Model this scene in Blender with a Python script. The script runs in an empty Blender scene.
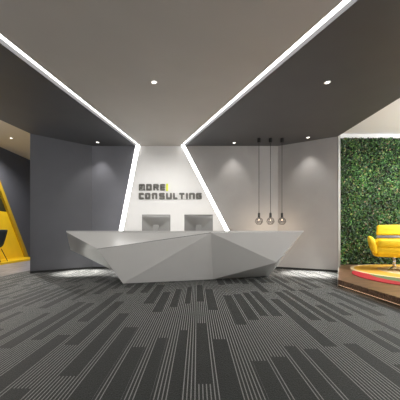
import bpy, bmesh, math, random
from mathutils import Vector, Matrix
random.seed(7)
C = bpy.context.scene.collection
PI = math.pi

# ------------------------------------------------------------------ materials
def nt(name):
    m = bpy.data.materials.new(name); m.use_nodes = True
    return m, m.node_tree.nodes, m.node_tree.links
def mat(name, col, rough=0.6, metal=0.0, var=0.0, vscale=6.0, bump=0.0, bscale=200.0, spec=0.5, coat=0.0, trans=0.0):
    m, N, L = nt(name); b = N['Principled BSDF']
    b.inputs['Base Color'].default_value = (*col, 1)
    b.inputs['Roughness'].default_value = rough
    b.inputs['Metallic'].default_value = metal
    b.inputs['Specular IOR Level'].default_value = spec
    b.inputs['Coat Weight'].default_value = coat
    b.inputs['Transmission Weight'].default_value = trans
    tc = N.new('ShaderNodeTexCoord')
    if var > 0:
        n = N.new('ShaderNodeTexNoise'); n.inputs['Scale'].default_value = vscale; n.inputs['Detail'].default_value = 5
        L.new(tc.outputs['Object'], n.inputs['Vector'])
        r = N.new('ShaderNodeValToRGB')
        r.color_ramp.elements[0].color = (*[c*(1-var) for c in col], 1)
        r.color_ramp.elements[1].color = (*[min(1, c*(1+var)) for c in col], 1)
        r.color_ramp.elements[0].position = .3; r.color_ramp.elements[1].position = .7
        L.new(n.outputs['Fac'], r.inputs['Fac']); L.new(r.outputs['Color'], b.inputs['Base Color'])
    if bump > 0:
        n = N.new('ShaderNodeTexNoise'); n.inputs['Scale'].default_value = bscale
        L.new(tc.outputs['Object'], n.inputs['Vector'])
        bp = N.new('ShaderNodeBump'); bp.inputs['Strength'].default_value = bump; bp.inputs['Distance'].default_value = .002
        L.new(n.outputs['Fac'], bp.inputs['Height']); L.new(bp.outputs['Normal'], b.inputs['Normal'])
    return m
def emit(name, col, s):
    m, N, L = nt(name); b = N['Principled BSDF']
    b.inputs['Base Color'].default_value = (.8, .8, .8, 1)
    b.inputs['Emission Color'].default_value = (*col, 1); b.inputs['Emission Strength'].default_value = s
    return m

M = {}
M['ceil_mid'] = mat('beige_ceiling_paint', (.49, .465, .43), .8, var=.03, vscale=1.5)
M['ceil_dark'] = mat('charcoal_ceiling_paint', (.086, .087, .091), .55, var=.04, vscale=2, spec=.4)
M['ceil_left'] = mat('tan_ceiling_paint', (.66, .60, .50), .8)
M['ceil_right'] = mat('white_ceiling_paint', (.80, .80, .80), .8)
M['wall_dark'] = mat('slate_wall_paint', (.165, .167, .186), .6, var=.03, vscale=3, bump=.1)
M['wall_panel'] = mat('charcoal_wall_panel', (.108, .109, .12), .6, var=.03, vscale=3, bump=.1)
M['wall_white'] = mat('white_wall_paint', (.78, .77, .75), .7, var=.01)
M['wall_greige'] = mat('greige_wall_tone', (.36, .345, .33), .6, var=.03, vscale=3, bump=.1)  # right walls set lighter and warmer than the left back wall
M['wall_far'] = mat('dark_far_wall', (.07, .072, .085), .6)
M['base'] = mat('black_baseboard', (.01, .01, .01), .4)
M['trimw'] = mat('white_trim', (.42, .42, .39), .5)
M['led'] = emit('led_diffuser', (1, .985, .97), 5.0)
M['frame'] = mat('dark_grey_metal', (.12, .115, .11), .4)
M['band'] = mat('grey_metal_band', (.20, .19, .20), .35, metal=.4)
M['ledfill'] = emit('rear_fill_led', (1, .97, .93), 30)
M['ledw'] = emit('led_wall_diffuser', (1, .985, .97), 5.5)
M['lens'] = emit('downlight_lens', (1, .95, .88), 4)
M['ledwarm'] = emit('warm_led', (1, .62, .34), 1.6)
M['ring'] = mat('downlight_ring', (.7, .68, .65), .35, metal=.3)
M['desk'] = mat('glossy_grey_lacquer', (.80, .785, .755), .13, spec=.6, var=.015, vscale=2)
M['desktop'] = mat('glossy_counter_top', (.70, .69, .67), .12, spec=.6)
M['seam'] = mat('dark_joint', (.06, .06, .06), .6)
M['silver'] = mat('silver_aluminium', (.36, .355, .34), .4, metal=.2)
M['black'] = mat('black_metal', (.012, .011, .01), .4)
M['letter'] = mat('brushed_grey_letter', (.11, .105, .09), .5, metal=.1)
M['lime'] = mat('lime_yellow_acrylic', (.62, .66, .01), .35)
M['yellow'] = mat('yellow_lacquer', (.78, .50, .01), .45, var=.04, vscale=3)
M['yellow_frame'] = mat('ochre_frame', (.42, .27, .01), .5)
M['olive'] = mat('dark_olive_panel', (.03, .03, .012), .35)
M['fabric'] = mat('yellow_upholstery', (.90, .60, .008), .55, var=.05, vscale=8, bump=.35, bscale=260)
M['chrome'] = mat('polished_chrome', (.75, .74, .74), .15, metal=1)
M['teal'] = mat('dark_teal_fabric', (.012, .022, .025), .7, bump=.2)
M['globe'] = mat('clear_bulb_glass', (1, 1, 1), .02, trans=1.0, spec=.4)
M['globe'].node_tree.nodes['Principled BSDF'].inputs['IOR'].default_value = 1.03
M['filament'] = emit('warm_filament', (1, .8, .6), 3)
M['screen'] = mat('dark_screen_glass', (.01, .01, .012), .08)

def wood():
    m, N, L = nt('walnut_planks'); b = N['Principled BSDF']
    tc = N.new('ShaderNodeTexCoord'); mp = N.new('ShaderNodeMapping'); mp.inputs['Scale'].default_value = (1.2, 14, 14)
    n = N.new('ShaderNodeTexNoise'); n.inputs['Scale'].default_value = 3; n.inputs['Detail'].default_value = 8
    r = N.new('ShaderNodeValToRGB')
    r.color_ramp.elements[0].color = (.07, .035, .016, 1); r.color_ramp.elements[0].position = .36
    r.color_ramp.elements[1].color = (.27, .145, .08, 1); r.color_ramp.elements[1].position = .64
    L.new(tc.outputs['Object'], mp.inputs['Vector']); L.new(mp.outputs[0], n.inputs['Vector'])
    L.new(n.outputs['Fac'], r.inputs['Fac']); L.new(r.outputs[0], b.inputs['Base Color'])
    b.inputs['Roughness'].default_value = .38
    return m
M['wood'] = wood()

def stone():
    m, N, L = nt('grey_floor_boards'); b = N['Principled BSDF']
    tc = N.new('ShaderNodeTexCoord'); mp = N.new('ShaderNodeMapping'); mp.inputs['Scale'].default_value = (6, .7, 1)
    n = N.new('ShaderNodeTexNoise'); n.inputs['Scale'].default_value = 2.5; n.inputs['Detail'].default_value = 6
    r = N.new('ShaderNodeValToRGB')
    r.color_ramp.elements[0].color = (.13, .13, .14, 1); r.color_ramp.elements[0].position = .35
    r.color_ramp.elements[1].color = (.34, .33, .36, 1); r.color_ramp.elements[1].position = .65
    L.new(tc.outputs['Object'], mp.inputs['Vector']); L.new(mp.outputs[0], n.inputs['Vector'])
    L.new(n.outputs['Fac'], r.inputs['Fac']); L.new(r.outputs[0], b.inputs['Base Color'])
    b.inputs['Roughness'].default_value = .35
    return m
M['stone'] = stone()

def carpet(name, base, line, period=.025, width=.30):
    """loop pile carpet: fine light yarn lines running along Y on a dark pile"""
    m, N, L = nt(name); b = N['Principled BSDF']
    tc = N.new('ShaderNodeTexCoord')
    n = N.new('ShaderNodeTexNoise'); n.inputs['Scale'].default_value = 150; n.inputs['Detail'].default_value = 3
    L.new(tc.outputs['Object'], n.inputs['Vector'])
    n2 = N.new('ShaderNodeTexVoronoi'); n2.inputs['Scale'].default_value = 110
    L.new(tc.outputs['Object'], n2.inputs['Vector'])
    cr = N.new('ShaderNodeValToRGB')
    cr.color_ramp.elements[0].color = (*[c*.45 for c in base], 1); cr.color_ramp.elements[1].color = (*[c*1.6 for c in base], 1)
    cr.color_ramp.elements[0].position = .32; cr.color_ramp.elements[1].position = .68
    L.new(n.outputs['Fac'], cr.inputs['Fac'])
    out = cr.outputs['Color']
    if line:
        sx = N.new('ShaderNodeSeparateXYZ'); L.new(tc.outputs['Object'], sx.inputs[0])
        d = N.new('ShaderNodeMath'); d.operation = 'DIVIDE'; d.inputs[1].default_value = period; L.new(sx.outputs['X'], d.inputs[0])
        f = N.new('ShaderNodeMath'); f.operation = 'FRACT'; L.new(d.outputs[0], f.inputs[0])
        a = N.new('ShaderNodeMath'); a.operation = 'SUBTRACT'; a.inputs[1].default_value = .5; L.new(f.outputs[0], a.inputs[0])
        ab = N.new('ShaderNodeMath'); ab.operation = 'ABSOLUTE'; L.new(a.outputs[0], ab.inputs[0])
        lt = N.new('ShaderNodeMath'); lt.operation = 'LESS_THAN'; lt.inputs[1].default_value = width/2; L.new(ab.outputs[0], lt.inputs[0])
        # yarn twist: lines break into small loops
        mul = N.new('ShaderNodeMath'); mul.operation = 'MULTIPLY'; L.new(lt.outputs[0], mul.inputs[0])
        rr = N.new('ShaderNodeMapRange'); rr.inputs[1].default_value = .3; rr.inputs[2].default_value = .6; rr.inputs[3].default_value = .45; rr.inputs[4].default_value = 1
        L.new(n.outputs['Fac'], rr.inputs[0]); L.new(rr.outputs[0], mul.inputs[1])
        mx = N.new('ShaderNodeMixRGB'); mx.inputs[2].default_value = (*line, 1)
        L.new(mul.outputs[0], mx.inputs[0]); L.new(out, mx.inputs[1]); out = mx.outputs[0]
    L.new(out, b.inputs['Base Color'])
    b.inputs['Roughness'].default_value = .6; b.inputs['Specular IOR Level'].default_value = .2
    b.inputs['Sheen Weight'].default_value = 0
    bp = N.new('ShaderNodeBump'); bp.inputs['Strength'].default_value = .6; bp.inputs['Distance'].default_value = .004
    L.new(n2.outputs['Distance'], bp.inputs['Height']); L.new(bp.outputs['Normal'], b.inputs['Normal'])
    return m
M['carpet_dark'] = carpet('dark_loop_carpet', (.046, .048, .045), None)
M['carpet_line'] = carpet('striped_loop_carpet', (.042, .044, .041), (.35, .35, .335))

def leafmat():
    m, N, L = nt('mixed_leaves'); b = N['Principled BSDF']
    g = N.new('ShaderNodeNewGeometry'); r = N.new('ShaderNodeValToRGB')
    e = r.color_ramp.elements
    e[0].color = (.008, .035, .008, 1); e[1].color = (.33, .42, .12, 1)
    for p, c in ((.35, (.02, .085, .015, 1)), (.7, (.05, .17, .03, 1)), (.88, (.14, .30, .05, 1)), (.94, (.22, .12, .08, 1))):
        x = e.new(p); x.color = c
    L.new(g.outputs['Random Per Island'], r.inputs['Fac'])
    tc = N.new('ShaderNodeTexCoord'); n = N.new('ShaderNodeTexNoise'); n.inputs['Scale'].default_value = 1.6
    L.new(tc.outputs['Object'], n.inputs['Vector'])
    mr = N.new('ShaderNodeMapRange'); mr.inputs[1].default_value = .35; mr.inputs[2].default_value = .65; mr.inputs[3].default_value = .3; mr.inputs[4].default_value = 1.15
    L.new(n.outputs['Fac'], mr.inputs[0])
    mx = N.new('ShaderNodeVectorMath'); mx.operation = 'SCALE'; L.new(r.outputs[0], mx.inputs[0]); L.new(mr.outputs[0], mx.inputs['Scale'])
    L.new(mx.outputs[0], b.inputs['Base Color']); b.inputs['Roughness'].default_value = .45
    return m
M['leaf'] = leafmat()
M['soil'] = mat('dark_planting_felt', (.008, .012, .006), .9)

def rugmat():
    m, N, L = nt('patterned_rug'); b = N['Principled BSDF']
    tc = N.new('ShaderNodeTexCoord')
    def dist(cx, cy):
        v = N.new('ShaderNodeVectorMath'); v.operation = 'DISTANCE'; v.inputs[1].default_value = (cx, cy, 0)
        mp = N.new('ShaderNodeMapping'); mp.inputs['Scale'].default_value = (1, 1, 0); L.new(tc.outputs['Object'], mp.inputs['Vector'])
        L.new(mp.outputs[0], v.inputs[0]); return v.outputs['Value']
    def ramp(src, stops, mx):
        d = N.new('ShaderNodeMath'); d.operation = 'DIVIDE'; d.inputs[1].default_value = mx; L.new(src, d.inputs[0])
        r = N.new('ShaderNodeValToRGB'); r.color_ramp.interpolation = 'CONSTANT'; e = r.color_ramp.elements
        e[0].position = 0; e[0].color = (*stops[0][1], 1); e[1].position = stops[1][0]; e[1].color = (*stops[1][1], 1)
        for p, c in stops[2:]:
            x = e.new(p); x.color = (*c, 1)
        L.new(d.outputs[0], r.inputs['Fac']); return r.outputs[0]
    d1 = dist(0, 0); d2 = dist(-.38, -.85)
    c1 = ramp(d1, [(0, (.50, .34, .13)), (.30, (.33, .20, .08)), (.40, (.62, .50, .28)), (.62, (.62, .34, .03)), (.94, (.68, .55, .32))], 1.55)
    c2 = ramp(d2, [(0, (.13, .13, .06)), (.45, (.35, .03, .03)), (.60, (.10, .14, .05)), (.80, (.36, .004, .008))], 1.6)
    lt = N.new('ShaderNodeMath'); lt.operation = 'LESS_THAN'; lt.inputs[1].default_value = 1.55; L.new(d1, lt.inputs[0])
    mx = N.new('ShaderNodeMixRGB'); L.new(lt.outputs[0], mx.inputs[0]); L.new(c2, mx.inputs[1]); L.new(c1, mx.inputs[2])
    L.new(mx.outputs[0], b.inputs['Base Color']); b.inputs['Roughness'].default_value = .9
    return m
M['rug'] = rugmat()

# ------------------------------------------------------------------ mesh helpers
def obj(name, bm, m, parent=None, smooth=False):
    bmesh.ops.recalc_face_normals(bm, faces=bm.faces[:])
    me = bpy.data.meshes.new(name); bm.to_mesh(me); bm.free()
    for x in (m if isinstance(m, list) else [m]): me.materials.append(x)
    if smooth:
        for p in me.polygons: p.use_smooth = True
    o = bpy.data.objects.new(name, me); C.objects.link(o)
    if parent: o.parent = parent
    return o
def thing(name, label, cat, loc=(0, 0, 0), rz=0, group=None):
    o = bpy.data.objects.new(name, None); C.objects.link(o); o.empty_display_size = .1
    o.location = loc; o.rotation_euler = (0, 0, rz); o['label'] = label; o['category'] = cat
    if group: o['group'] = group
    return o
def tag(o, label, cat, group=None, kind=None):
    o['label'] = label; o['category'] = cat
    if group: o['group'] = group
    if kind: o['kind'] = kind
    return o
def struct(name, bm, m, label=None, cat=None):
    o = obj(name, bm, m); o['kind'] = 'structure'
    if label: o['label'] = label; o['category'] = cat
    return o
def prism(bm, pts, z0, z1):
    lo = [bm.verts.new((x, y, z0)) for x, y in pts]; hi = [bm.verts.new((x, y, z1)) for x, y in pts]
    bm.faces.new(lo[::-1]); bm.faces.new(hi); n = len(pts)
    for i in range(n): bm.faces.new((lo[i], lo[(i+1) % n], hi[(i+1) % n], hi[i]))
def yprism(bm, pts, y0, y1):
    """outline in the XZ plane, extruded along Y"""
    lo = [bm.verts.new((x, y0, z)) for x, z in pts]; hi = [bm.verts.new((x, y1, z)) for x, z in pts]
    bm.faces.new(lo); bm.faces.new(hi[::-1]); n = len(pts)
    for i in range(n): bm.faces.new((lo[i], hi[i], hi[(i+1) % n], lo[(i+1) % n]))
def xprism(bm, pts, x0, x1):
    lo = [bm.verts.new((x0, y, z)) for y, z in pts]; hi = [bm.verts.new((x1, y, z)) for y, z in pts]
    bm.faces.new(lo); bm.faces.new(hi[::-1]); n = len(pts)
    for i in range(n): bm.faces.new((lo[i], hi[i], hi[(i+1) % n], lo[(i+1) % n]))
def box(bm, x0, x1, y0, y1, z0, z1): prism(bm, [(x0, y0), (x1, y0), (x1, y1), (x0, y1)], z0, z1)
def cyl(bm, r0, r1, z0, z1, seg=24, cx=0, cy=0):
    d = z1-z0
    bmesh.ops.create_cone(bm, cap_ends=True, segments=seg, radius1=r0, radius2=r1, depth=d, matrix=Matrix.Translation((cx, cy, z0+d/2)))
def tube(bm, a, b, r, seg=8):
    a = Vector(a); b = Vector(b); d = b-a
    q = Vector((0, 0, 1)).rotation_difference(d.normalized()).to_matrix().to_4x4()
    bmesh.ops.create_cone(bm, cap_ends=True, segments=seg, radius1=r, radius2=r, depth=d.length, matrix=Matrix.Translation((a+b)/2) @ q)
def lathe(bm, prof, seg=32, cx=0, cy=0):
    rings = []
    for r, z in prof:
        if r < 1e-5: rings.append([bm.verts.new((cx, cy, z))])
        else: rings.append([bm.verts.new((cx+r*math.cos(2*PI*i/seg), cy+r*math.sin(2*PI*i/seg), z)) for i in range(seg)])
    for a, b in zip(rings, rings[1:]):
        for i in range(seg):
            j = (i+1) % seg
            if len(a) == 1 and len(b) == 1: continue
            if len(a) == 1: bm.faces.new((a[0], b[i], b[j]))
            elif len(b) == 1: bm.faces.new((a[i], a[j], b[0]))
            else: bm.faces.new((a[i], a[j], b[j], b[i]))
def bevel_mod(o, w=.01, seg=3):
    md = o.modifiers.new('bevel', 'BEVEL'); md.width = w; md.segments = seg; md.limit_method = 'ANGLE'
    return o
def subsurf(o, n=2):
    md = o.modifiers.new('sub', 'SUBSURF'); md.levels = n; md.render_levels = n
    for p in o.data.polygons: p.use_smooth = True
    return o

H = 3.55          # main ceiling
D = 7.82          # back wall
# ------------------------------------------------------------------ floor
Y0, Y1 = -1.6, 8.0
bm = bmesh.new()
# dark plank columns traced along the room: (x0, x1, [(y0, y1), ...])
cols = [(-.008, .094, [(1.80, 3.03), (4.0, 5.3)]),
        (-.178, -.108, [(1.55, 2.81), (3.88, 5.1)]),
        (.150, .275, [(1.34, 2.57), (3.55, 4.9)]),
        (-.37, -.285, [(1.3, 2.6), (3.70, 4.9)]),
        (-.57, -.460, [(1.2, 2.39), (3.46, 4.65)]),
        (-.775, -.635, [(1.4, 2.9), (3.88, 5.3)]),
        (-.975, -.840, [(1.9, 3.4), (4.6, 5.7)]),
        (.435, .560, [(.95, 2.13), (2.98, 4.4), (5.3, 6.3)]),
        (.605, .72, [(.98, 2.20), (3.14, 4.5)]),
        (.770, .88, [(1.15, 2.41), (3.3, 4.6)])]
rg = random.Random(11)
def fillcols(x, end, sgn):
    out = []
    while abs(x) < end:
        g = rg.choice([.05, .05, .075, .10]); w = rg.choice([.075, .10, .125, .125])
        a = x + sgn*g; b = a + sgn*w; x = b
        ph = rg.random()*2.3; segs = []
        y = -3.2 + ph*1.0
        while y < Y1:
            L_ = 1.2 + rg.random()*.6
            segs.append((y, y+L_)); y += L_ + .4 + rg.random()*.6
        out.append((min(a, b), max(a, b), segs))
    return out
def full(c):
    x0, x1, s = c; s = sorted(s)
    y = s[0][0]-.9
    while y > Y0:
        s.insert(0, (y-1.2, y)); y -= 2.2
    y = s[-1][1]+.9
    while y < Y1:
        s.append((y, y+1.2)); y += 2.2
    return (x0, x1, s)
allc = [full(c) for c in cols]
allc += fillcols(-.975, 4.45, -1) + fillcols(.88, 3.75, 1)
allc.sort()
def strip(x0, x1, y0, y1, mi):
    vs = [bm.verts.new(p) for p in ((x0, y0, 0), (x1, y0, 0), (x1, y1, 0), (x0, y1, 0))]
    f = bm.faces.new(vs); f.material_index = mi
x = -4.6
for a, b, segs in allc:
    a = max(a, x)
    if a > x: strip(x, a, Y0, Y1, 0)
    y = Y0
    for s0, s1 in segs:
        s0 = max(s0, y); s1 = min(s1, Y1)
        if s1 <= s0: continue
        if s0 > y: strip(a, b, y, s0, 0)
        strip(a, b, s0, s1, 1); y = s1
    if y < Y1: strip(a, b, y, Y1, 0)
    x = b
strip(x, 4.1, Y0, Y1, 0)
struct('floor', bm, [M['carpet_line'], M['carpet_dark']], 'dark grey striped plank carpet covering the lobby floor', 'floor')
bm = bmesh.new(); box(bm, -8.2, 8.2, Y0, 13.2, -.10, -.004)
struct('floor_slab', bm, M['soil'])
bm = bmesh.new(); prism(bm, [(-7.7, 1), (-4.6, 1), (-4.6, 13), (-7.7, 13)], -.003, .003)
struct('floor_left', bm, M['stone'], 'pale grey floor beside the yellow niche', 'floor')

# ------------------------------------------------------------------ ceiling (slabs with a recessed light groove between them)
# groove lines: left x = -1.74 at y=7.82 to -2.60 at 3.565 ; right x=-.40 at 7.82 to 1.70 at 2.94
def lx(y): return -1.70 - (7.82-y)*(.86/4.255)
def rx(y): return -.42 + (7.82-y)*(2.10/4.88)
GW = .19
bm = bmesh.new(); prism(bm, [(lx(Y0)+GW/2, Y0), (rx(Y0)-GW/2, Y0), (rx(D)-.06, D), (lx(D)+.06, D)], H, H+.25)
struct('ceiling', bm, M['ceil_mid'], 'beige central ceiling between the two light lines', 'ceiling')
bm = bmesh.new(); prism(bm, [(-5.4, Y0), (lx(Y0)-GW/2, Y0), (lx(D)-.06, D), (-3.04, D), (-4.22, 6.92), (-4.40, 6.03)], H, H+.070)
struct('ceiling_left', bm, M['ceil_dark'], 'charcoal ceiling left of the light line', 'ceiling')
bm = bmesh.new(); prism(bm, [(-5.45, Y0), (-5.35, Y0), (-4.35, 6.03), (-4.15, 6.95), (-4.2, 7.0), (-4.42, 6.03)], H+.085, 4.1)
struct('trim_1', bm, M['ceil_dark'])
bm = bmesh.new(); prism(bm, [(rx(Y0)+GW/2, Y0), (3.9, Y0), (3.80, 5.06), (3.68, 7.05), (2.35, D), (rx(D)+.06, D)], H, H+.070)
struct('ceiling_right', bm, M['ceil_dark'], 'charcoal ceiling right of the light line', 'ceiling')
bm = bmesh.new(); prism(bm, [(3.8, Y0), (3.92, Y0), (3.82, 5.06), (3.70, 7.15), (3.62, 7.15), (3.72, 5.06)], H+.085, 3.84)
struct('trim_2', bm, M['ceil_dark'])
bm = bmesh.new(); prism(bm, [(-8, 1), (-3.9, 1), (-2.9, 8.1), (-2.9, 13), (-8, 13)], 4.1, 4.2)
struct('ceiling_far_left', bm, M['ceil_left'], 'tan ceiling of the side area with the yellow niche', 'ceiling')
bm = bmesh.new(); prism(bm, [(3.4, Y0), (8, Y0), (8, 7.8), (3.4, 7.8)], 3.84, 3.94)
struct('ceiling_far_right', bm, M['ceil_right'], 'white ceiling over the green wall lounge', 'ceiling')

# light strips
def ledstrip(name, pts, z0, z1, label, m):
    bm = bmesh.new(); prism(bm, pts, z0, z1); return tag(obj(name, bm, m), label, 'strip light', 'white strip lights')
e = GW/2+.03
bm = bmesh.new()
for f, lab in ((lx, 'white light strip crossing the ceiling on the left'), (rx, 'white light strip crossing the ceiling on the right')):
    ledstrip('light_strip', [(f(Y0)-GW/2, Y0), (f(Y0)+GW/2, Y0), (f(D)+.058, D), (f(D)-.058, D)], H+.070, H+.085, lab, M['led'])
bm.free()

# ------------------------------------------------------------------ back wall (three fields with two slanted light slots)
# slots in XZ : left centre from (-1.73,3.55) to (-2.42,0);   right centre from (-.40,3.55) to (1.42,0)
def lw(z): return -1.72 - (3.55-z)*.197
def rw(z): return -.40 + (3.55-z)*.519
W_ = .060
bm = bmesh.new(); yprism(bm, [(-3.2, 0), (lw(0)-W_, 0), (lw(H)-W_, H), (-3.2, H)], D, D+.2)
struct('wall_back_left', bm, M['wall_dark'], 'slate grey back wall left of the slanted light', 'wall')
bm = bmesh.new(); yprism(bm, [(lw(0)+W_, 0), (rw(0)-W_, 0), (rw(H)-W_, H), (lw(H)+W_, H)], D, D+.2)
struct('wall_back', bm, M['wall_white'], 'white tapering back wall carrying the sign', 'wall')
bm = bmesh.new(); yprism(bm, [(rw(0)+W_, 0), (2.6, 0), (2.6, H), (rw(H)+W_, H)], D, D+.2)
struct('wall_back_right', bm, M['wall_greige'], 'greige back wall behind the pendants', 'wall')
for f, lab in ((lw, 'slanted white light strip on the left of the sign wall'), (rw, 'slanted white light strip on the right of the sign wall')):
    bm = bmesh.new(); yprism(bm, [(f(0)-W_, .01), (f(0)+W_, .01), (f(H)+W_, H+.04), (f(H)-W_, H+.04)], D+.012, D+.03)
    tag(obj('light_strip', bm, M['ledw']), lab, 'strip light', 'white strip lights')
# angled side walls
bm = bmesh.new(); prism(bm, [(-4.24, 6.86), (-3.04, D-.001), (-3.04, D+.25), (-4.385, 7.12)], 0, H+.5)
struct('wall_left', bm, M['wall_panel'], 'charcoal angled wall on the left', 'wall')
bm = bmesh.new(); prism(bm, [(2.35, D-.001), (3.68, 7.05), (3.70, 7.62), (2.35, D+.25)], 0, H)
struct('wall_right', bm, M['wall_greige'], 'greige angled wall on the right', 'wall')
def baseboard(name, a, b, n):
    bm = bmesh.new(); a = Vector(a); b = Vector(b); d = (b-a).normalized(); nn = Vector((d.y, -d.x))*.012
    prism(bm, [tuple(a), tuple(a+nn), tuple(b+nn), tuple(b)], 0, .055); return struct(name, bm, M['base'])
baseboard('baseboard_left', (-4.24, 6.86), (-3.04, D), 1)
baseboard('baseboard_back_left', (-3.04, D), (lw(0)-W_, D), 1)
baseboard('baseboard_back_right', (rw(0)+W_, D), (2.35, D), 1)
baseboard('baseboard_right', (2.35, D), (3.68, 7.05), 1)
bm = bmesh.new(); box(bm, 3.685, 3.74, 7.04, 7.62, .14, 3.70)
struct('trim_3', bm, M['trimw'], 'pale edge trim at the end of the angled wall', 'trim')

# side area on the left: wall with a triangular yellow niche
XW = -7.0; ap = (8.95, 3.95); bl = (6.5, 0.0); br = (11.22, 0.0)
bm = bmesh.new()
xprism(bm, [(1, 0), bl, ap, (8.95, 4.1), (1, 4.1)], XW-.25, XW)
xprism(bm, [br, (13, 0), (13, 4.1), (8.95, 4.1), ap], XW-.25, XW)
struct('wall_far_left', bm, M['wall_far'], 'dark wall of the side area', 'wall')
bm = bmesh.new(); box(bm, -7.3, -2.9, 12.8, 12.95, 0, 4.1); struct('wall_far_back', bm, M['wall_far'])
nic = thing('triangular_niche', 'yellow triangular wall niche beyond the charcoal wall, at the left edge', 'niche', (XW, 8.9, 0))
def rel(bm, o): bmesh.ops.translate(bm, verts=bm.verts[:], vec=-Vector(o.location)); return bm
def off(p, q, d):   # inner offset of the triangle edge towards its centre
    c = Vector((8.9, 1.3)); p = Vector(p); q = Vector(q); t = (q-p).normalized(); n = Vector((-t.y, t.x))
    if n.dot(c-p) < 0: n = -n
    return p+n*d, q+n*d
bm = bmesh.new()
for p, q in ((bl, ap), (ap, br)):
    a, b = off(p, q, .15); xprism(bm, [p, q, tuple(b), tuple(a)], XW-.22, XW+.03)
obj('frame', rel(bm, nic), M['yellow_frame'], nic)
bm = bmesh.new(); xprism(bm, [(6.55, .01), (11.18, .01), (10.12, 1.82), (7.64, 1.82)], XW-.09, XW-.05); obj('back_panel', rel(bm, nic), M['yellow'], nic)
bm = bmesh.new(); xprism(bm, [(7.64, 1.82), (10.12, 1.82), (8.95, 3.85)], XW-.10, XW-.06)
o = obj('window_panel', rel(bm, nic), M['olive'], nic); o['label'] = 'dark upper panel'
bm = bmesh.new(); box(bm, XW-.2, XW+.70, 6.9, 10.9, .004, .07); obj('plinth', rel(bm, nic), M['yellow'], nic)

# lounge on the right
bm = bmesh.new(); box(bm, 3.60, 8, 7.66, 7.8, 0, 3.84); struct('wall_lounge_back', bm, M['wall_white'], 'white wall behind the plant wall', 'wall')
bm = bmesh.new(); box(bm, 7.6, 7.75, 1, 7.7, 0, 3.84); struct('wall_lounge_right', bm, M['wall_white'], 'white side wall of the lounge', 'wall')
PH = .14
plat = thing('raised_platform', 'brown wooden platform under the yellow armchair', 'platform', (5, 6, 0))
P1 = [(2.66, 5.09), (3.69, 7.03), (3.745, 7.04), (3.745, 7.655), (7.59, 7.655), (7.59, 1.2), (2.86, 1.2)]
bm = bmesh.new(); prism(bm, P1, .045, PH); obj('deck', rel(bm, plat), M['wood'], plat)
P2 = [(2.76, 5.08), (3.78, 7.0), (3.80, 7.6), (7.55, 7.6), (7.55, 1.3), (2.96, 1.3)]
bm = bmesh.new(); prism(bm, P2, 0, .045); obj('base', rel(bm, plat), M['wood'], plat)
bm = bmesh.new(); prism(bm, [(2.675, 5.10), (2.70, 5.10), (2.90, 1.3), (2.875, 1.3)], .036, .0445)
o = obj('light_strip', rel(bm, plat), M['ledwarm'], plat); o['label'] = 'warm light strip under the edge'
bm = bmesh.new(); prism(bm, [(2.645, 5.085), (2.66, 5.09), (3.69, 7.03), (3.675, 7.03)], 0, PH+.005)
o = obj('edge_trim', rel(bm, plat), M['trimw'], plat); o['label'] = 'pale edge trim'

gw = thing('green_wall', 'tall living wall of dense green leaves behind the yellow armchair', 'plant wall', (5.6, 7.6, PH))
bm = bmesh.new(); box(bm, 3.745, 7.58, 7.61, 7.655, PH, 3.70); obj('backing_panel', rel(bm, gw), M['soil'], gw)
bm = bmesh.new(); rl = random.Random(3)
for i in range(24000):
    x = 3.76 + rl.random()*3.8; z = PH+.02 + rl.random()*3.53; y = 7.60 - rl.random()*.07
    if x > 6.2 and rl.random() < .5: continue
    s = .016 + rl.random()*.022; w = s*(.45+rl.random()*.3)
    R = Matrix.Rotation(rl.uniform(-PI, PI), 4, 'Y') @ Matrix.Rotation(rl.uniform(-.9, .9), 4, 'X') @ Matrix.Rotation(rl.uniform(-.7, .7), 4, 'Z')
    c = Vector((x, y, z))
    vs = [bm.verts.new(c + R @ Vector(p)) for p in ((0, 0, -s), (w, -.006, -.2*s), (.5*w, -.004, .6*s), (0, 0, s), (-.5*w, -.004, .6*s), (-w, -.006, -.2*s))]
    bm.faces.new(vs)
rel(bm, gw)
me = bpy.data.meshes.new('foliage'); bm.to_mesh(me); bm.free(); me.materials.append(M['leaf'])
fo = bpy.data.objects.new('foliage', me); C.objects.link(fo); fo.parent = gw; fo['kind'] = 'stuff'

# rug: two overlapping discs in one outline
rc = Vector((5.2, 6.05)); pts = []
bm = bmesh.new()
def inside(p): return (p-rc).length < 1.55 or (p-(rc+Vector((-.38, -.85)))).length < 1.6
n = 96; c0 = rc+Vector((-.1, -.45))
for i in range(n):
    a = 2*PI*i/n; d = Vector((math.cos(a), math.sin(a))); r = 0
    while inside(c0+d*(r+.01)) and r < 3: r += .01
    p = c0+d*r; p.y = min(p.y, 7.5); pts.append(tuple(p-rc))
prism(bm, pts, 0, .012)
o = obj('rug', bm, M['rug']); o.location = (rc.x, rc.y, PH); tag(o, 'round patterned rug in mustard, cream and red under the yellow armchair', 'rug')

# ------------------------------------------------------------------ yellow armchair
ac = thing('lounge_armchair', 'yellow upholstered swivel armchair on a chrome star base', 'armchair', (4.66, 6.38, PH+.0125), -.50)
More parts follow.
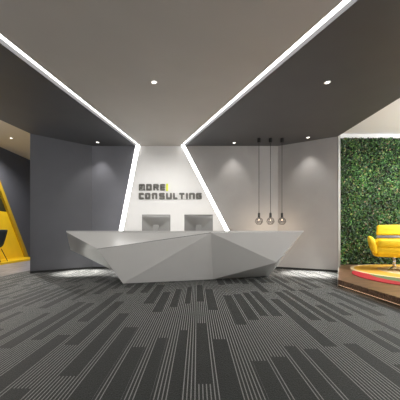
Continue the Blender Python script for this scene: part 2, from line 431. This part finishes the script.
# bucket body: lofted rings in XY, growing upward
bm = bmesh.new()
def ring(z, hw, y0, y1, r=.12, n=6):
    out = []
    for cx, cy, a0 in ((hw-r, y1-r, 0), (-hw+r, y1-r, PI/2), (-hw+r, y0+r, PI), (hw-r, y0+r, 3*PI/2)):
        for k in range(n+1):
            a = a0 + k*(PI/2)/n; out.append(bm.verts.new((cx+r*math.cos(a), cy+r*math.sin(a), z)))
    return out
def loft(rings):
    for a, b in zip(rings, rings[1:]):
        for i in range(len(a)): bm.faces.new((a[i], a[(i+1) % len(a)], b[(i+1) % len(b)], b[i]))
    bm.faces.new(rings[0][::-1]); bm.faces.new(rings[-1])
loft([ring(.315, .36, -.30, .30), ring(.33, .41, -.35, .33), ring(.42, .44, -.375, .35), ring(.52, .455, -.385, .36), ring(.56, .44, -.37, .35)])
obj('seat_shell', bm, M['fabric'], ac, True)
bm = bmesh.new(); loft([ring(.53, .375, -.385, .24), ring(.56, .385, -.40, .26), ring(.68, .385, -.395, .26), ring(.72, .36, -.36, .24), ring(.735, .28, -.28, .2)])
obj('seat_cushion', bm, M['fabric'], ac, True)
for s in (-1, 1):       # flaring arms: an outline in XZ swept along Y
    bm = bmesh.new(); secs = []
    for y, top in ((-.40, .70), (-.34, .755), (-.1, .775), (.15, .79), (.33, .80), (.38, .76)):
        sec = [(.35, .34), (.435, .37), (.50, .60), (.525, top-.03), (.51, top), (.46, top+.012), (.40, top-.03), (.37, .60)]
        k = .93 if y in (-.40, .38) else 1
        secs.append([bm.verts.new((s*(.44+(x-.44)*k), y, .55+(z-.55)*k)) for x, z in sec])
    for a, b in zip(secs, secs[1:]):
        for i in range(8): bm.faces.new((a[i], a[(i+1) % 8], b[(i+1) % 8], b[i]))
    bm.faces.new(secs[0]); bm.faces.new(secs[-1][::-1])
    subsurf(obj('armrest', bm, M['fabric'], ac), 2)
def slab(name, hw, z0, z1, y0, y1, th, m, tap=.0, bev=.05):
    bm = bmesh.new()
    vs = [bm.verts.new(p) for p in ((-hw, y0, z0), (hw, y0, z0), (hw, y0+th, z0), (-hw, y0+th, z0), (-hw+tap, y1, z1), (hw-tap, y1, z1), (hw-tap, y1+th, z1), (-hw+tap, y1+th, z1))]
    for f in ((0, 3, 2, 1), (4, 5, 6, 7), (0, 1, 5, 4), (1, 2, 6, 5), (2, 3, 7, 6), (3, 0, 4, 7)): bm.faces.new([vs[i] for i in f])
    o = obj(name, bm, m, ac, True); return bevel_mod(o, bev, 5)
slab('backrest', .315, .60, .80, .20, .26, .14, M['fabric'], 0, .04)
slab('headrest', .33, .815, 1.075, .25, .33, .12, M['fabric'], .02, .045)
o = slab('back_band', .335, .745, .81, .19, .215, .05, M['band'], 0, .012); o['label'] = 'grey metal band'
bm = bmesh.new(); cyl(bm, .035, .028, .06, .32, 24); cyl(bm, .10, .10, .30, .318, 24); obj('column', bm, M['chrome'], ac, True)
for k in range(4):
    a = PI/4 + k*PI/2 + .35; bm = bmesh.new(); d = Vector((math.cos(a), math.sin(a))); t = Vector((-d.y, d.x))
    def sec(r, w, z0, z1): return [bm.verts.new((d.x*r+t.x*w*s, d.y*r+t.y*w*s, z)) for s, z in ((-1, z0), (1, z0), (1, z1), (-1, z1))]
    S = [sec(.01, .035, .045, .085), sec(.15, .03, .03, .06), sec(.36, .022, .001, .02)]
    for p, q in zip(S, S[1:]):
        for i in range(4): bm.faces.new((p[i], p[(i+1) % 4], q[(i+1) % 4], q[i]))
    bm.faces.new(S[0]); bm.faces.new(S[-1][::-1]); obj('foot', bm, M['chrome'], ac)

# ------------------------------------------------------------------ dark chair at the left edge
dc = thing('shell_chair', 'dark teal shell chair in front of the yellow niche, cut by the left edge', 'chair', (-6.70, 9.0, .071), .0)
dc.rotation_euler.z = -PI/2+.2
bm = bmesh.new(); secs = []
for z, y, hw in ((.44, -.26, .20), (.43, -.05, .22), (.46, .14, .21), (.60, .22, .21), (.85, .27, .27), (1.08, .31, .33)):
    row = []
    for k in range(7):
        u = -1+2*k/6; row.append((u*hw, y-(.09*u*u if z > .5 else 0), z+(.06*u*u if z < .5 else 0)))
    secs.append(row)
V = [[bm.verts.new(p) for p in r] for r in secs]
for a, b in zip(V, V[1:]):
    for i in range(6): bm.faces.new((a[i], a[i+1], b[i+1], b[i]))
o = obj('seat_shell', bm, M['teal'], dc, True); sd = o.modifiers.new('s', 'SOLIDIFY'); sd.thickness = .03; subsurf(o, 1)
for sx in (-1, 1):
    for sy in (-1, 1):
        bm = bmesh.new(); tube(bm, (sx*.12, sy*.1, .43), (sx*.24, sy*.24, 0.0), .012); obj('leg', bm, M['black'], dc)

# ------------------------------------------------------------------ reception desk
desk = thing('reception_desk', 'large faceted glossy grey reception desk in front of the sign wall', 'reception desk', (0, 5.9, 0))
T = 1.037
V = dict(A=(-2.56, 5.30, T), P=(.275, 5.27, T-.012), F=(2.08, 5.30, T), F2=(2.10, 6.45, T), A2=(-2.96, 6.45, T),
         B=(-1.916, 5.20, .711), C=(-1.494, 5.45, 0), Dd=(.353, 5.96, 0), E=(1.605, 5.45, .425), G=(1.715, 6.43, 0),
         E2=(1.935, 6.45, .26), L=(-3.02, 6.45, .627), N=(-1.734, 6.45, 0))
bm = bmesh.new(); vv = {k: bm.verts.new(p) for k, p in V.items()}
for f in ('A B P', 'B C P', 'C Dd P', 'Dd E P', 'P E F', 'Dd G E', 'A L B', 'L N B', 'N C B', 'E G E2', 'E E2 F', 'F E2 F2',
          'A A2 L', 'A P F F2 A2', 'A2 F2 E2 G N L', 'C N G Dd'):
    bm.faces.new([vv[k] for k in f.split()])
rel(bm, desk); body = obj('body', bm, M['desk'], desk)
bm = bmesh.new(); box(bm, -2.40, 1.75, 5.78, 6.6, .74, 1.3); rel(bm, desk); cut = obj('cut', bm, M['desk'], desk)
md = body.modifiers.new('b', 'BOOLEAN'); md.object = cut; md.operation = 'DIFFERENCE'; md.solver = 'EXACT'
bpy.context.view_layer.update()
dg = bpy.context.evaluated_depsgraph_get()
nm = bpy.data.meshes.new_from_object(body.evaluated_get(dg)); body.modifiers.clear(); body.data = nm
bpy.data.objects.remove(cut)
bm = bmesh.new()
prism(bm, [(-2.565, 5.295), (2.09, 5.295), (2.105, 6.45), (1.75, 6.45), (1.75, 5.78), (-2.40, 5.78), (-2.40, 6.45), (-2.965, 6.45)], T+.001, T+.026)
obj('countertop', rel(bm, desk), M['desktop'], desk)
bm = bmesh.new(); box(bm, -2.7, 1.5, 6.452, 6.50, .60, .625)
o = obj('fill_light_profile', rel(bm, desk), M['black'], desk); o['label'] = 'added black profile along the rear for an unseen fill light'
bm = bmesh.new(); box(bm, -2.69, 1.49, 6.455, 6.498, .594, .5995)
g_ = obj('light_strip', rel(bm, desk), M['ledfill'], o)  # unseen strip added to brighten the floor and desk end behind
bm = bmesh.new(); tube(bm, Vector(V['B'])+Vector((0, 0, 0)), Vector(V['P']), .004, 6)
o = obj('seam', rel(bm, desk), M['seam'], desk); o['label'] = 'dark joint line'

# ------------------------------------------------------------------ monitors (seen from behind)
def monitor(x, y, label):
    t = thing('computer_monitor', label, 'monitor', (x, y, .741), 0, 'monitors on the desk')
    w, z0, z1 = .322, .14, .70
    bm = bmesh.new(); box(bm, -w, w, -.004, .012, z0, z1); bevel_mod(obj('screen_frame', bm, M['frame'], t), .004, 2)
    bm = bmesh.new(); box(bm, -w+.012, w-.012, .0125, .016, z0+.07, z1-.012); obj('screen', bm, M['screen'], t)
    # rear shell: bowl deepens towards the top, tilted downward to shade it darker
    bm = bmesh.new(); nx, nz = 24, 16; G = []
    for j in range(nz+1):
        row = []
        for i in range(nx+1):
            u = -1+2*i/nx; v = j/nz*2-1
            t_ = min(1, max(0, (v-(-.05+.85*u*u))/1.0)); t_ = t_*(1.6-.6*t_); d = (.003+.13*t_)*(1 if 0 < j < nz and 0 < i < nx else 0)
            row.append(bm.verts.new((u*(w-.009), -.005-d, (z0+z1)/2+v*(z1-z0-.022)/2)))
        G.append(row)
    for a, b in zip(G, G[1:]):
        for i in range(nx): bm.faces.new((a[i], a[i+1], b[i+1], b[i]))
    obj('rear_shell', bm, M['silver'], t, True)
    bm = bmesh.new(); xprism(bm, [(-.004, .47), (-.06, .465), (-.135, .012), (-.125, .001), (.06, .001), (.06, .008), (-.10, .014), (-.035, .40), (-.004, .40)], -.062, .062)
    obj('stand', bm, M['silver'], t)
    return t
monitor(-.93, 6.15, 'silver monitor on the desk, the one below the MORE letters, seen from behind')
monitor(.035, 6.15, 'silver monitor on the desk beside the slanted light, right one of two')

# ------------------------------------------------------------------ wall sign
sign = thing('wall_sign', 'raised grey sign MORE CONSULTING with a lime bar on the white wall', 'sign', (0, D, 2.2))
SH = {'M': [[(0, 0), (0, 1), (1, 1), (1, 0)], [(.5, 1), (.5, 0)]], 'O': [[(0, 0), (0, 1), (1, 1), (1, 0), (0, 0)]],
      'R': [[(0, 0), (0, 1), (1, 1), (1, .5), (0, .5)], [(.55, .5), (1, 0)]], 'E': [[(1, 1), (0, 1), (0, 0), (1, 0)], [(0, .5), (1, .5)]],
      'C': [[(1, 1), (0, 1), (0, 0), (1, 0)]], 'N': [[(0, 0), (0, 1), (1, 1), (1, 0)]], 'S': [[(1, 1), (0, 1), (0, .5), (1, .5), (1, 0), (0, 0)]],
      'U': [[(0, 1), (0, 0), (1, 0), (1, 1)]], 'L': [[(0, 1), (0, 0), (1, 0)]], 'T': [[(0, 1), (1, 1)], [(.5, 1), (.5, 0)]],
      'I': [[(.5, 1), (.5, 0)]], 'G': [[(1, 1), (0, 1), (0, 0), (1, 0), (1, .5), (.55, .5)]]}
def letter(ch, x0, x1, z0, z1, sw=.044):
    bm = bmesh.new(); r = sw/2; ya, yb = D-.045, D-.006; k = 0
    for path in SH[ch]:
        P = [(x0+r+(x1-x0-sw)*u, z0+r+(z1-z0-sw)*v) for u, v in path]
        for i, (a, b) in enumerate(zip(P, P[1:])):
            a = Vector(a); b = Vector(b); d = (b-a).normalized(); n = Vector((-d.y, d.x))*r; e = .0004*((i+k) % 3)
            yprism(bm, [tuple(a+n), tuple(a-n), tuple(b-n), tuple(b+n)], ya+e, yb)
        for i, p in enumerate(P):
            e = .0003+.0004*((i+k) % 3)
            yprism(bm, [(p[0]+r*math.cos(2*PI*j/12), p[1]+r*math.sin(2*PI*j/12)) for j in range(12)][::-1], ya+e, yb)
        k += 1
    # stand-off pins to the wall
    px, pz = (x0+x1)/2 if ch in 'TI' else x0+r, (z0+z1)/2
    yprism(bm, [(px+.006*math.cos(j), pz+.006*math.sin(j)) for j in range(6)], D-.01, D)
    obj('letter_'+ch.lower(), rel(bm, sign), M['letter'], sign)
K = .0288
for ch, a, b in (('M', 138.8, 144.8), ('O', 146, 151.7), ('R', 153.1, 158.6), ('E', 160, 165)):
    letter(ch, (a-197)*K, (b-197)*K, 2.258, 2.442, .054 if ch != 'M' else .046)
for ch, a, b in (('C', 138.7, 143.8), ('O', 145, 150.2), ('N', 151.9, 157.2), ('S', 159, 164.7), ('U', 166, 171.8), ('L', 173, 177.5), ('T', 179, 184.5), ('I', 185.8, 188), ('N', 189, 194.8), ('G', 196, 201.8)):
    letter(ch, (a-197)*K, (b-197)*K, 2.003, 2.187, .054)
bm = bmesh.new(); box(bm, (166-197)*K, (168-197)*K, D-.045, D-.0005, 2.24, 2.45)
o = obj('accent_bar', rel(bm, sign), M['lime'], sign); o['label'] = 'bright lime yellow bar'

# ------------------------------------------------------------------ pendants
def pendant():
    t = thing('pendant_lamp', '', 'pendant lamp', (0, 0, H), 0, 'wire globe pendants over the desk')
    bm = bmesh.new(); cyl(bm, .045, .045, -.115, 0, 24); bevel_mod(obj('canopy', bm, M['black'], t), .004, 2)
    bm = bmesh.new(); tube(bm, (0, 0, -1.99), (0, 0, -.11), .0075, 8); obj('cord', bm, M['black'], t)
    bm = bmesh.new(); lathe(bm, [(0, -1.98), (.022, -1.985), (.031, -2.0), (.031, -2.11), (.026, -2.12), (0, -2.12)], 20); obj('socket', bm, M['black'], t)
    zc = -2.215; bm = bmesh.new()
    lathe(bm, [(.014, -2.118), (.016, -2.135)]+[(.030*math.sin(a), zc+.022+.036*math.cos(a)) for a in [PI*(.15+.85*k/10) for k in range(11)]], 20)
    g = obj('bulb', bm, M['globe'], t, True)
    bm = bmesh.new()
    for k in range(4):
        a = k*PI/2; tube(bm, (.008*math.cos(a), .008*math.sin(a), -2.15), (.010*math.cos(a), .010*math.sin(a), -2.20), .0016, 6)
    obj('filament', bm, M['filament'], g)
    # faceted wire cage
    bm = bmesh.new(); nseg = 5; R = []
    for r, z, ph in ((.028, -2.11, 0), (.085, -2.15, 0), (.105, -2.225, .5), (.055, -2.295, 0)):
        R.append([Vector((r*math.cos(2*PI*(i+ph)/nseg), r*math.sin(2*PI*(i+ph)/nseg), z)) for i in range(nseg)])
    wr = .0045
    for q in range(4):
        for i in range(nseg):
            if q: tube(bm, R[q][i], R[q][(i+1) % nseg], wr, 6)
    for i in range(nseg):
        tube(bm, R[0][i], R[1][i], wr, 6)
        tube(bm, R[1][i], R[2][i], wr, 6); tube(bm, R[1][(i+1) % nseg], R[2][i], wr, 6)
        tube(bm, R[2][i], R[3][i], wr, 6); tube(bm, R[2][i], R[3][(i+1) % nseg], wr, 6)
    obj('wire_cage', bm, M['black'], t)
    return t
def kids(o): return [c for c in bpy.data.objects if c.parent is o]
def dup(o, loc, label, parent=None):
    c = o.copy(); C.objects.link(c); c.parent = parent
    if parent is None: c.location = loc; c['label'] = label
    for k in kids(o):
        if k is not c: dup(k, None, None, c)
    return c
p0 = pendant()
labs = ['black wire globe pendant over the desk, leftmost of three', 'black wire globe pendant over the desk, middle of three', 'black wire globe pendant over the desk, rightmost of three']
for i, x in enumerate((1.653, 1.96, 2.267)):
    if i == 0: o = p0; o.location = (x, 7.2, H); o['label'] = labs[0]
    else: dup(p0, (x, 7.2, H), labs[i])

# ------------------------------------------------------------------ downlights
def downlight():
    t = thing('downlight', '', 'downlight', (0, 0, 0), 0, 'round recessed downlights')
    bm = bmesh.new(); lathe(bm, [(.037, -.0005), (.056, -.0005), (.054, -.006), (.041, -.009), (.035, -.004), (.037, -.0005)], 28); obj('trim_ring', bm, M['ring'], t)
    bm = bmesh.new(); cyl(bm, .036, .036, -.004, -.0008, 24); obj('lens', bm, M['lens'], t)
    return t
d0 = downlight()
DL = [(-2.76, 7.50, H, 'downlight over the dark back wall left of the sign'), (-.72, 4.53, H, 'downlight in the middle of the beige ceiling'),
      (2.19, 4.54, H, 'downlight in the charcoal ceiling at right, nearest the camera'), (1.04, 7.55, H, 'downlight left of the pendants by the back wall'),
      (2.93, 7.13, H, 'downlight right of the pendants by the angled wall'), (-6.0, 8.72, 4.1, 'downlight in the tan ceiling at the far left')]
for i, (x, y, z, lab) in enumerate(DL):
    if i == 0: o = d0; o.location = (x, y, z); o['label'] = lab
    else: o = dup(d0, (x, y, z), lab)

# ------------------------------------------------------------------ lights
def spot(x, y, z, e, col=(1, .97, .94), size=100, blend=.5, tx=None, ty=None, tz=0, r=.04):
    l = bpy.data.lights.new('spot_lamp', 'SPOT'); l.energy = e; l.color = col; l.spot_size = math.radians(size); l.spot_blend = blend; l.shadow_soft_size = r
    o = bpy.data.objects.new('spot_lamp', l); C.objects.link(o); o.location = (x, y, z)
    d = Vector(((tx if tx is not None else x)-x, (ty if ty is not None else y)-y, tz-z))
    o.rotation_euler = d.to_track_quat('-Z', 'Y').to_euler(); return o
def point(x, y, z, e, col, r=.03):
    l = bpy.data.lights.new('point_lamp', 'POINT'); l.energy = e; l.color = col; l.shadow_soft_size = r
    o = bpy.data.objects.new('point_lamp', l); C.objects.link(o); o.location = (x, y, z); return o
spot(-2.76, 7.50, H-.02, 55, size=80, blend=.8)
spot(-.72, 4.53, H-.02, 400, size=60, blend=.9, tx=-1.0, ty=7.8, tz=1.5, col=(1, .98, .96))
for x, y in ((-2.6, .6), (1.6, .4)): spot(x, y, H-.02, 170, size=70, blend=.9, tx=x*.3, ty=5.6, tz=1.0, col=(1, .97, .93), r=.7)  # soft unseen spots added to brighten the desk front
spot(2.19, 4.54, H-.02, 60, size=90, blend=.6)
spot(1.04, 7.55, H-.02, 40, size=80, blend=.8)
spot(2.93, 7.13, H-.02, 50, size=80, blend=.8)
for x, y, tx, ty in ((-2.76, 7.50, -2.98, 6.98), (1.04, 7.55, 1.04, 7.1), (2.93, 7.13, 2.84, 6.78)): spot(x, y, H-.02, 3400, size=25, blend=.8, tx=tx, ty=ty, tz=0)
spot(-6.0, 8.72, 4.07, 450, size=150, blend=.6)
point(-5.6, 5.5, 3.0, 70, (1, .97, .92), .2)  # unseen point light added to brighten the tan ceiling
spot(-5.6, 6.5, 4.07, 350, size=150, blend=.6)
for x in (1.653, 1.96, 2.267): point(x, 7.2, H-2.38, 5, (1, .78, .56), .05)
for x, y in ((4.7, 6.2), (5.6, 5.0), (4.6, 4.0), (6.2, 6.4)): spot(x, y, 3.8, 120, size=140, blend=.7, col=(1, .98, .95))

for x, y in ((6.6, 3.2), (6.9, 5.2)): point(x, y, 2.9, 200, (.93, .97, 1), .25)  # out-of-view point lights added to lift the lounge ceiling
w = bpy.data.worlds.new('world'); bpy.context.scene.world = w; w.use_nodes = True
w.node_tree.nodes['Background'].inputs[0].default_value = (1, .985, .97, 1); w.node_tree.nodes['Background'].inputs[1].default_value = .8

# ------------------------------------------------------------------ camera
cd = bpy.data.cameras.new('camera'); cam = bpy.data.objects.new('camera', cd); C.objects.link(cam)
cam.location = (0, 0, 1.0); cam.rotation_euler = (PI/2, 0, 0)
cd.sensor_width = 36; cd.lens = 270/400*36; cd.shift_x = .0075; cd.shift_y = .085; cd.clip_start = .05
sc = bpy.context.scene; sc.camera = cam
sc.view_settings.view_transform = 'Standard'; sc.view_settings.look = 'None'
sc.view_settings.exposure = 0; sc.view_settings.gamma = 1; sc.view_settings.use_curve_mapping = False
